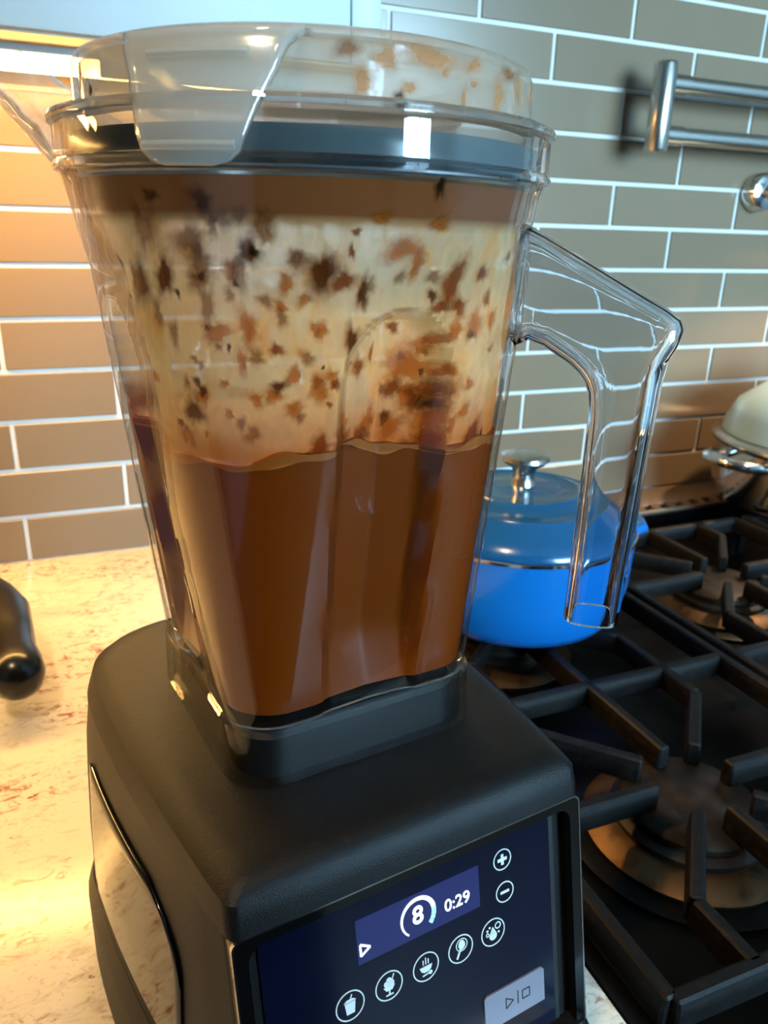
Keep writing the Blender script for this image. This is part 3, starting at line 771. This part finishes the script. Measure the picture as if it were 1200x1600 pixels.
flat('button_mark', [stroke(t3[i], t3[(i+1) % 3], .0005) for i in range(3)] + [stroke(sq[i], sq[(i+1) % 4], .0005) for i in range(4)] + [stroke((.0440, .0830), (.0440, .0892), .0005)], M['icon_dark'], btn, 0.0018)
dial = lathe('speed_dial', [(0.0, 0.0145), (0.016, 0.0150), (0.0185, 0.0140), (0.0198, 0.0115), (0.0215, 0.0), (0.0, 0.0)], M['chrome'], base, 48, loc=PP(0.003, 0.0585, 0.0012), axis=tuple(nrm)); dial['label'] = 'chrome speed dial'

# ---- centring pad the jar sits on
def rsq(phi, a, rc):
    p = abs((phi+PI/4) % (PI/2) - PI/4); c = a-rc
    if a*math.tan(p) <= c: return a/math.cos(p)
    d = c*(math.cos(p)+math.sin(p)); return d + math.sqrt(max(0.0, d*d-2*c*c+rc*rc))
NP = 216
PH = [2*PI*i/NP for i in range(NP)]
def sq_ring(a, rc): return [(rsq(p, a, rc)*math.cos(p), rsq(p, a, rc)*math.sin(p)) for p in PH]
loft('centring_pad', [(sq_ring(.0525, .016), .1902), (sq_ring(.0525, .016), .2085), (sq_ring(.0505, .015), .2105)], M['rubber'], base)

# ================================================================== jar
jar = empty('blender_jar', (BX, BY, 0.0), BYAW); tag(jar, 'clear plastic blender jar with open handle, standing on the black base', 'jar')
def jab(z):
    t = max(-0.1, min(1.05, (z-.21)/.19)); return .0565+t*.025, .02+t*.046
def flute(phi, z, r):
    p = (phi+PI/4) % (PI/2) - PI/4; s = r*math.sin(p)
    e = 1-math.sqrt((s/.0235)**2 + (max(0.0, z-.352)/.0245)**2)
    return 0.0 if e <= 0 else .0125*min(1.0, e*7.0)*(.6+.4*e)*max(0.25, min(1.0, (z-.212)/.035))
def JR(phi, z, off=0.0):
    if z <= .402:
        a, rc = jab(z); r = rsq(phi, a, rc); t = max(0.0, min(1.0, (z-.385)/.017)); r = r*(1-t)+.0862*t
        return r - flute(phi, z, r) - off
    for (z0, r0), (z1, r1) in (((.402, .0862), (.4165, .0895)), ((.4165, .0895), (.4180, .0905)), ((.4180, .0905), (.4300, .0905))):
        if z <= z1: return r0+(r1-r0)*(z-z0)/(z1-z0) - off
    return .0905-off
def zrows(z0, z1):
    rows = [z0]; z = z0
    while z < z1-1e-6:
        st = 0.0016 if .345 < z < .380 else (0.0025 if z >= .379 else 0.005)
        z = min(z1, z+st); rows.append(z)
    return rows
def wall(name, rows, off, material, parent, capb=False, smooth=True):
    bm = bmesh.new(); rings = [[bm.verts.new((JR(p, z, off)*math.cos(p), JR(p, z, off)*math.sin(p), z)) for p in PH] for z in rows]
    for a, b in zip(rings, rings[1:]):
        for i in range(NP): bm.faces.new((a[i], a[(i+1) % NP], b[(i+1) % NP], b[i]))
    if capb: bm.faces.new(rings[0])
    return bm_obj(name, bm, material, parent, smooth=smooth, angle=28)
TH = 0.0028
# body: outer wall, inner wall, joined at the rim and closed by the floor
rows = zrows(.2165, .430) 
bm = bmesh.new()
def ring_v(z, off, shrink=1.0): return [bm.verts.new((shrink*JR(p, z, off)*math.cos(p), shrink*JR(p, z, off)*math.sin(p), z)) for p in PH]
rings = [ring_v(.2140, 0.006)] + [ring_v(z, 0) for z in rows] + [ring_v(.4310, 0.001)] + [ring_v(z, TH) for z in rows[::-1] if z > .2195] + [ring_v(.2195, 0.006)]
for a, b in zip(rings, rings[1:]):
    for i in range(NP): bm.faces.new((a[i], a[(i+1) % NP], b[(i+1) % NP], b[i]))
bm.faces.new(rings[0]); bm.faces.new(rings[-1])
body = bm_obj('jar_wall', bm, M['plastic'], jar, smooth=True, angle=28)
# foot skirt
bm = bmesh.new()
def ring_s(a, rc, z): return [bm.verts.new((u, v, z)) for u, v in sq_ring(a, rc)]
rings = [ring_s(.0585, .019, .1906), ring_s(.0580, .0195, .2155), ring_s(.0560, .0185, .2170), ring_s(.0550, .0175, .2150), ring_s(.0558, .017, .1906)]
for a, b in zip(rings, rings[1:] + rings[:1]):
    for i in range(NP): bm.faces.new((a[i], a[(i+1) % NP], b[(i+1) % NP], b[i]))
bm_obj('foot_skirt', bm, M['plastic'], jar, smooth=True, angle=28)
lathe('blade_hub', [(0.0, .2110), (0.022, .2110), (0.022, .2139), (0.0, .2139)], M['rubber'], jar, 40)
lathe('jar_bead', [(.0893, .4160), (.0912, .4166), (.0917, .4180), (.0910, .4196), (.0893, .4200)], M['clear_solid'], jar, 128, close=True)

# handle: hollow, open below, on the corner between front and right face
ha = -PI/4
hd = Vector((math.cos(ha), math.sin(ha), 0)); ht = Vector((-math.sin(ha), math.cos(ha), 0))
SEC = [((.0835, .4040), (.0825, .3560)), ((.0850, .4035), (.0845, .3600)), ((.0920, .4000), (.0890, .3622)), ((.1000, .3957), (.0945, .3605)), ((.1100, .3905), (.1000, .3572)), ((.1200, .3852), (.1050, .3542)),
       ((.1290, .3805), (.1085, .3512)), ((.1370, .3765), (.1110, .3480)), ((.1425, .3730), (.1128, .3440)), ((.1440, .3695), (.1136, .3395)), ((.1432, .3645), (.1140, .3345)),
       ((.1405, .3585), (.1140, .3290)), ((.1393, .3500), (.1140, .3220)), ((.1388, .3380), (.1140, .3150)), ((.1382, .3200), (.1140, .3060)), ((.1375, .2980), (.1139, .2920)), ((.1366, .2740), (.1137, .2720)), ((.1358, .2505), (.1135, .2500))]
HW = 0.0122; NK = 40
bm = bmesh.new(); rings = []
for k, (O_, I_) in enumerate(SEC):
    cx_, cz_ = (O_[0]+I_[0])/2, (O_[1]+I_[1])/2; ax, az_ = (O_[0]-I_[0])/2, (O_[1]-I_[1])/2
    ring_ = []
    for q in range(NK):
        a = 2*PI*q/NK; c_, s_ = math.cos(a), math.sin(a)
        ex = 2/3.2
        c2 = math.copysign(abs(c_)**ex, c_); s2 = math.copysign(abs(s_)**ex, s_)
        ring_.append(bm.verts.new(hd*(cx_+ax*c2) + ht*(HW*s2) + Vector((0, 0, cz_+az_*c2))))
    rings.append(ring_)
for a, b in zip(rings, rings[1:]):
    for q in range(NK): bm.faces.new((a[q], a[(q+1) % NK], b[(q+1) % NK], b[q]))
bm.faces.new(rings[0])
bmesh.ops.recalc_face_normals(bm, faces=bm.faces)
cen = hd*.125+Vector((0, 0, .32))
if sum((f.calc_center_median()-Vector((hd.x*.126, hd.y*.126, f.calc_center_median().z))).dot(f.normal) for f in bm.faces if f.calc_center_median().z < .33) < 0:
    bmesh.ops.reverse_faces(bm, faces=bm.faces)
me = bpy.data.meshes.new('handle'); bm.to_mesh(me); bm.free()
me.polygons.foreach_set('use_smooth', [True]*len(me.polygons))
me.materials.append(M['clear_solid'])
hob = bpy.data.objects.new('handle', me); COL.objects.link(hob); hob.parent = jar
sm = hob.modifiers.new('thickness', 'SOLIDIFY'); sm.thickness = 0.0024; sm.offset = -1.0
dg = bpy.context.evaluated_depsgraph_get(); dg.update()
me2 = bpy.data.meshes.new_from_object(hob.evaluated_get(dg)); hob.modifiers.clear(); hob.data = me2
me2.set_sharp_from_angle(angle=math.radians(50))

# pouring spout, opposite the handle
sa = PI*0.75
sd = Vector((math.cos(sa), math.sin(sa), 0)); st = Vector((-math.sin(sa), math.cos(sa), 0))
NT, NS = 14, 16; vs = []; fs = []
def lerpT(T, t):
    for (a, b), (c, d) in zip(T, T[1:]):
        if t <= c: return b+(d-b)*(t-a)/(c-a)
    return T[-1][1]
for i in range(NT+1):
    t = i/NT
    kr = lerpT([(0, .0885), (.3, .102), (.6, .118), (.8, .128), (1, .136)], t); kz = lerpT([(0, .409), (.3, .421), (.6, .437), (.8, .449), (1, .463)], t)
    lr = lerpT([(0, .084), (.4, .098), (.7, .118), (1, .143)], t); lz = lerpT([(0, .431), (.3, .436), (.6, .447), (.8, .457), (1, .470)], t)
    w = lerpT([(0, .046), (.3, .041), (.6, .034), (1, .025)], t)
    for k in range(NS+1):
        s = -1+2*k/NS; a = abs(s)**2.2
        p = sd*(kr+(lr-kr)*a) + st*(w*s) + Vector((0, 0, kz+(lz-kz)*a)); vs.append(p)
for i in range(NT):
    for k in range(NS):
        a = i*(NS+1)+k; fs.append((a, a+1, a+NS+2, a+NS+1))
sp = mesh_obj('spout', vs, fs, M['spout_plastic'], jar, smooth=True)
sm = sp.modifiers.new('thickness', 'SOLIDIFY'); sm.thickness = 0.002; sm.offset = 0.0

# ================================================================== lid
jl = empty('jar_lid', (BX, BY, 0.0), BYAW); tag(jl, 'clear round jar lid with clip tabs, spattered with orange sauce', 'lid')
lathe('lid_shell', [(.0915, .4316), (.0915, .4335), (.0840, .4352), (.0830, .4365), (.0822, .4500), (.0812, .4520), (.0790, .4530), (.0600, .4530), (.0560, .4500), (.0555, .4400), (.0, .4400),
                    (.0, .4380), (.0575, .4380), (.0580, .4490), (.0620, .4510), (.0780, .4510), (.0798, .4495), (.0806, .4360), (.0815, .4316)], M['lid_plastic'], jl, 128, close=True)
lathe('lid_flange', [(.0890, .4316), (.0918, .4318), (.0922, .4330), (.0915, .4342), (.0890, .4345)], M['clear_solid'], jl, 128, close=True)
lathe('gasket', [(.0838, .4150), (.0862, .4155), (.0868, .4180), (.0868, .4255), (.0860, .4275), (.0838, .4275)], M['gasket'], jl, 128, close=True)
def tab(az, lab=None):
    ob = None
    sec = [(.4505, .0790, .0290), (.4500, .0835, .0275), (.4465, .0865, .0250), (.4400, .0880, .0225), (.4300, .0925, .0185), (.4230, .0948, .0160), (.4190, .0950, .0145), (.4165, .0948, .0115), (.4155, .0946, .0070)]
    vs = []; fs = []; NK = 14
    for z, r, w in sec:
        for k in range(NK+1):
            t = -w + 2*w*k/NK; ph = az + t/r
            vs.append((r*math.cos(ph), r*math.sin(ph), z))
    for i in range(len(sec)-1):
        for k in range(NK):
            a = i*(NK+1)+k; fs.append((a, a+1, a+NK+2, a+NK+1))
    ob = mesh_obj('clip_tab', vs, fs, M['tab_plastic'], jl, smooth=True)
    sm = ob.modifiers.new('thickness', 'SOLIDIFY'); sm.thickness = 0.0022; sm.offset = 0.0
    # raised ribs across the tab: top and grip
    for z, r, w in ((.4440, .0885, .0150), (.4205, .0962, .0138)):
        pts = [Vector(((r)*math.cos(az+t/r), (r)*math.sin(az+t/r), z)) for t in [w*(-1+2*k/8) for k in range(9)]]
        tube('tab_rib', pts, 0.0012, M['tab_plastic'], ob, 8)
tab(-PI*0.75); tab(PI*0.25)

# ================================================================== sauce
LVL = 0.3255
sauce = empty('curry_sauce', (BX, BY, 0.0), BYAW); tag(sauce, 'thick orange-brown curry sauce filling the lower half of the jar', 'sauce')
OFF = TH+0.0003
bm = bmesh.new()
rws = [z for z in zrows(.2215, LVL)]
rings = [[bm.verts.new((JR(p, .2215, OFF+.006)*math.cos(p), JR(p, .2215, OFF+.006)*math.sin(p), .2200)) for p in PH]]
for z in rws: rings.append([bm.verts.new((JR(p, z, OFF)*math.cos(p), JR(p, z, OFF)*math.sin(p), z + (0.0022*math.sin(3*p+1)+0.0014*math.sin(7*p+2.2)+0.0008*math.sin(17*p) if z == LVL else 0))) for p in PH])
for q in (0.9, 0.6, 0.3): rings.append([bm.verts.new((q*JR(p, LVL, OFF)*math.cos(p), q*JR(p, LVL, OFF)*math.sin(p), LVL-.001+0.0015*math.sin(5*p+q*9))) for p in PH])
for a, b in zip(rings, rings[1:]):
    for i in range(NP): bm.faces.new((a[i], a[(i+1) % NP], b[(i+1) % NP], b[i]))
bm.faces.new(rings[0]); bm.faces.new(rings[-1])
bm_obj('sauce_body', bm, M['sauce'], sauce, smooth=True, angle=40)
bm = bmesh.new(); rings = []
def lv_z(p): return LVL + 0.0022*math.sin(3*p+1)+0.0014*math.sin(7*p+2.2)+0.0008*math.sin(17*p)
for p in PH:
    zz = lv_z(p); rr = JR(p, zz, OFF); h = 0.0016+0.0008*math.sin(11*p)+0.0005*math.sin(29*p+1)
    rings.append([bm.verts.new((q*math.cos(p), q*math.sin(p), z_)) for q, z_ in ((rr+.0001, zz-h), (rr+.0001, zz+h*.6), (rr-.0022, zz+h), (rr-.004, zz-.0005))])
for i in range(NP):
    a, b = rings[i], rings[(i+1) % NP]
    for k in range(4): bm.faces.new((a[k], b[k], b[(k+1) % 4], a[(k+1) % 4]))
bm_obj('froth_edge', bm, M['froth'], sauce, smooth=True)
film = wall('sauce_film', zrows(LVL+.0005, .4140), TH+.0018, M['film'], sauce)
film['label'] = 'thin tan film of sauce clinging to the jar wall'

def blob(parent, fR, az, z, rx, rz, cls, off, name='splatter'):
    """irregular thin blob hugging a wall of radius fR(phi, z)"""
    az = math.radians(az); n1 = 30; r0 = fR(az, z)
    ph1, ph2, ph3 = random.random()*6.28, random.random()*6.28, random.random()*6.28
    vs = []; ed = []; fs = []
    rings_ = ((0.0, 1.0), (0.4, 0.85), (0.75, 0.55), (1.1, 0.25), (1.6, 0.0))
    for q, e in rings_:
        for k in range(n1):
            a = 2*PI*k/n1
            w = 1+0.20*math.sin(2*a+ph1)+0.15*math.sin(3*a+ph2)+0.10*math.sin(5*a+ph3)+0.06*math.sin(9*a+ph1+ph2)
            t = az + q*w*rx*math.cos(a)/r0; zz = z+q*w*rz*math.sin(a)
            r = fR(t, zz)-off-0.0006*e
            vs.append((r*math.cos(t), r*math.sin(t), zz)); ed.append(e)
            if q == 0.0: break
    def idx(i, k): return 0 if i == 0 else 1+(i-1)*n1+k % n1
    for k in range(n1): fs.append((0, idx(1, k), idx(1, k+1)))
    for i in (1, 2, 3):
        for k in range(n1): fs.append((idx(i, k), idx(i+1, k), idx(i+1, k+1), idx(i, k+1)))
    me = bpy.data.meshes.new(name); me.from_pydata(vs, [], fs)
    at = me.attributes.new('edge', 'FLOAT', 'POINT'); at.data.foreach_set('value', ed)
    me.polygons.foreach_set('use_smooth', [True]*len(me.polygons)); me.materials.append(SPL[cls])
    ob = bpy.data.objects.new(name, me); COL.objects.link(ob); ob.parent = parent
    return ob
BLOBS = [
(-153.1, 0.3986, 0.0035, 0.0059, 't'),
(-157.6, 0.3819, 0.004, 0.0063, 'b'),
(-148.1, 0.3852, 0.003, 0.0054, 'b'),
(-165.7, 0.377, 0.0009, 0.0009, 'k'),
(-144.7, 0.3801, 0.0009, 0.0015, 'k'),
(-140.8, 0.3961, 0.0046, 0.0038, 't'),
(-138.4, 0.3901, 0.0037, 0.0042, 't'),
(-138.2, 0.3853, 0.001, 0.001, 'k'),
(-139.3, 0.3843, 0.0029, 0.0029, 't'),
(-137.5, 0.3764, 0.0025, 0.0052, 't'),
(-137.9, 0.3701, 0.0006, 0.0006, 'k'),
(-135.3, 0.3688, 0.0037, 0.0025, 'o'),
(-127.5, 0.3931, 0.0032, 0.0028, 'b'),
(-126.4, 0.3933, 0.0014, 0.0014, 'k'),
(-129.6, 0.3868, 0.0024, 0.0037, 't'),
(-130.5, 0.3838, 0.001, 0.001, 'k'),
(-131.9, 0.3802, 0.0016, 0.0016, 't'),
(-124.4, 0.4008, 0.0028, 0.0032, 't'),
(-123.5, 0.3973, 0.0016, 0.002, 't'),
(-117.8, 0.3909, 0.0024, 0.0024, 't'),
(-119.9, 0.3843, 0.002, 0.0024, 'o'),
(-133.1, 0.4018, 0.0025, 0.002, 't'),
(-129.2, 0.4029, 0.002, 0.0018, 't'),
(-128.4, 0.3706, 0.0027, 0.0041, 'o'),
(-130.2, 0.3602, 0.0015, 0.0031, 'o'),
(-122.3, 0.3642, 0.0016, 0.0018, 'r'),
(-118.6, 0.3559, 0.0019, 0.0025, 'o'),
(-122.2, 0.3524, 0.0019, 0.0017, 'b'),
(-123.3, 0.3492, 0.0021, 0.0021, 'o'),
(-133.0, 0.3644, 0.0008, 0.0012, 'k'),
(-142.0, 0.3597, 0.0011, 0.0011, 't'),
(-140.4, 0.3578, 0.0011, 0.0011, 't'),
(-142.0, 0.3524, 0.0011, 0.0017, 'b'),
(-140.8, 0.3494, 0.0009, 0.0017, 'b'),
(-144.0, 0.3422, 0.0031, 0.0035, 'b'),
(-149.1, 0.3373, 0.0011, 0.0013, 'b'),
(-147.0, 0.3333, 0.002, 0.0027, 'o'),
(-134.1, 0.3426, 0.0013, 0.0011, 'o'),
(166.4, 0.3335, 0.0022, 0.0019, 'b'),
(163.7, 0.3349, 0.006, 0.0043, 't'),
(-166.5, 0.3878, 0.0014, 0.0023, 'b'),
(-137.0, 0.4069, 0.0029, 0.0025, 'b'),
(-149.3, 0.4081, 0.0021, 0.0015, 'b'),
(-112.1, 0.3874, 0.0036, 0.0051, 'b'),
(-107.5, 0.385, 0.0031, 0.0027, 'r'),
(-102.7, 0.3815, 0.0017, 0.0033, 'b'),
(-117.0, 0.3917, 0.002, 0.002, 't'),
(-105.1, 0.3994, 0.001, 0.001, 'r'),
(-106.0, 0.3938, 0.0008, 0.0016, 'r'),
(-94.1, 0.3946, 0.0046, 0.0033, 'o'),
(-89.3, 0.3902, 0.0021, 0.0034, 'o'),
(-93.0, 0.3862, 0.0017, 0.0017, 't'),
(-82.9, 0.38, 0.0017, 0.0017, 'b'),
(-77.7, 0.3841, 0.0031, 0.0062, 'r'),
(-68.9, 0.3872, 0.0016, 0.0023, 'r'),
(-65.3, 0.3786, 0.0012, 0.0019, 'r'),
(-104.9, 0.3666, 0.0017, 0.0046, 'b'),
(-78.4, 0.3634, 0.0032, 0.0034, 'o'),
(-96.0, 0.3605, 0.0007, 0.0022, 'r'),
(-82.0, 0.3551, 0.0069, 0.0046, 'o'),
(-86.0, 0.3474, 0.0025, 0.0028, 'r'),
(-77.6, 0.3528, 0.0009, 0.0012, 'k'),
(-76.6, 0.3449, 0.0051, 0.0051, 'r'),
(-79.3, 0.344, 0.0047, 0.0042, 'o'),
(-75.6, 0.3412, 0.0023, 0.0023, 'b'),
(-75.1, 0.334, 0.0033, 0.0042, 'o'),
(-73.4, 0.3269, 0.0033, 0.0033, 'o'),
(-78.2, 0.3218, 0.0048, 0.0041, 'r'),
(-112.3, 0.3317, 0.003, 0.0028, 'r'),
(-105.5, 0.3316, 0.0035, 0.0026, 'r'),
(-98.2, 0.3308, 0.0032, 0.0027, 'r'),
(-94.7, 0.335, 0.0023, 0.0046, 'o'),
(-87.8, 0.3365, 0.0012, 0.0023, 'b'),
(-85.4, 0.333, 0.0037, 0.0033, 'o'),
(-61.8, 0.3291, 0.0034, 0.0039, 'r'),
(-57.5, 0.3281, 0.0007, 0.0022, 'k'),
(-67.1, 0.3388, 0.0019, 0.0019, 'o'),
(-73.6, 0.354, 0.0016, 0.0018, 'o'),
(-74.5, 0.3683, 0.0027, 0.0023, 'o'),
(-69.3, 0.3666, 0.0014, 0.0014, 'b'),
(-68.4, 0.3701, 0.0023, 0.0046, 'o'),
(-112.3, 0.3701, 0.0016, 0.0021, 'o'),
(-113.8, 0.3709, 0.0012, 0.0014, 'o'),
(-111.9, 0.3584, 0.0006, 0.0006, 'k'),
(-110.2, 0.346, 0.0008, 0.0008, 'r'),
(-117.0, 0.3287, 0.0021, 0.0013, 'k'),
(-87.3, 0.4131, 0.0013, 0.0038, 'k'),
(-121.0, 0.3772, 0.0016, 0.0014, 'o'),
(-124.3, 0.379, 0.002, 0.0016, 't'),
(-115.6, 0.3615, 0.0021, 0.0019, 't'),
(-126.9, 0.3614, 0.0025, 0.0019, 't'),
(-147.4, 0.3675, 0.0022, 0.003, 't'),
(-152.1, 0.373, 0.002, 0.0035, 't'),
(-112.6, 0.351, 0.0029, 0.0033, 'o'),
(-109.5, 0.3551, 0.0017, 0.0021, 'o'),
(-118.7, 0.3449, 0.0025, 0.0021, 'o'),
(-127.4, 0.348, 0.0017, 0.0019, 'o'),
(-134.8, 0.3527, 0.0013, 0.0013, 'o'),
(-116.2, 0.3793, 0.0014, 0.0018, 'o'),
(-135.2, 0.4005, 0.0016, 0.0025, 't'),
(-85.6, 0.4023, 0.0025, 0.0021, 'o'),
(-99.6, 0.4036, 0.002, 0.0016, 'o'),
(-61.6, 0.3711, 0.0014, 0.0033, 'o'),
(-74.3, 0.3762, 0.0022, 0.0027, 'r'),
(-80.1, 0.3765, 0.0027, 0.002, 'r'),
(-66.7, 0.3487, 0.0014, 0.0021, 'o')
]
for az, z, rx, rz, c in BLOBS: blob(sauce, JR, az, z, rx*(1.0 if c == 'k' else 1.22), rz*(1.0 if c == 'k' else 1.22), c, TH+.0004)
# more small specks all round the wall
for i in range(50):
    az = random.uniform(-200, 20); z = random.uniform(.334, .400)
    r = random.uniform(.0008, .0028)
    blob(sauce, JR, az, z, r, r*random.uniform(.9, 1.8), random.choice('tttoor'), TH+.0004)
LID_BLOBS = [(-94.9, 0.4385, 0.0021, 0.0021, 'p'), (-96.8, 0.4350, 0.0017, 0.0025, 'b'), (-81.4, 0.4375, 0.0011, 0.0026, 'p'), (-78.6, 0.4418, 0.0013, 0.0013, 'p'), (-70.0, 0.4400, 0.003, 0.004, 'p'), (-104.4, 0.4389, 0.0033, 0.0029, 'p'), (-90.1, 0.4470, 0.0086, 0.003, 'p'), (-60.6, 0.4440, 0.0019, 0.005, 'p'), (-107.6, 0.4468, 0.0031, 0.0025, 't'), (-173.3, 0.4429, 0.0015, 0.0051, 'b'), (-167.9, 0.4381, 0.0012, 0.0019, 'b'), (-99.8, 0.4452, 0.0042, 0.0029, 'p'), (-78.7, 0.4469, 0.0031, 0.0018, 'p'), (-86.4, 0.4434, 0.0015, 0.0013, 'p'), (-52, .4440, .002, .004, 'p'), (-66, .4470, .004, .002, 't'), (40, .444, .004, .003, 'p'), (75, .443, .003, .004, 'p'), (100, .445, .005, .002, 't'), (15, .442, .003, .004, 'p')]
for az, z, rx, rz, c in LID_BLOBS: blob(jl, lambda p, zz: .0838, az, z, rx, rz, c, 0.0, 'splatter')
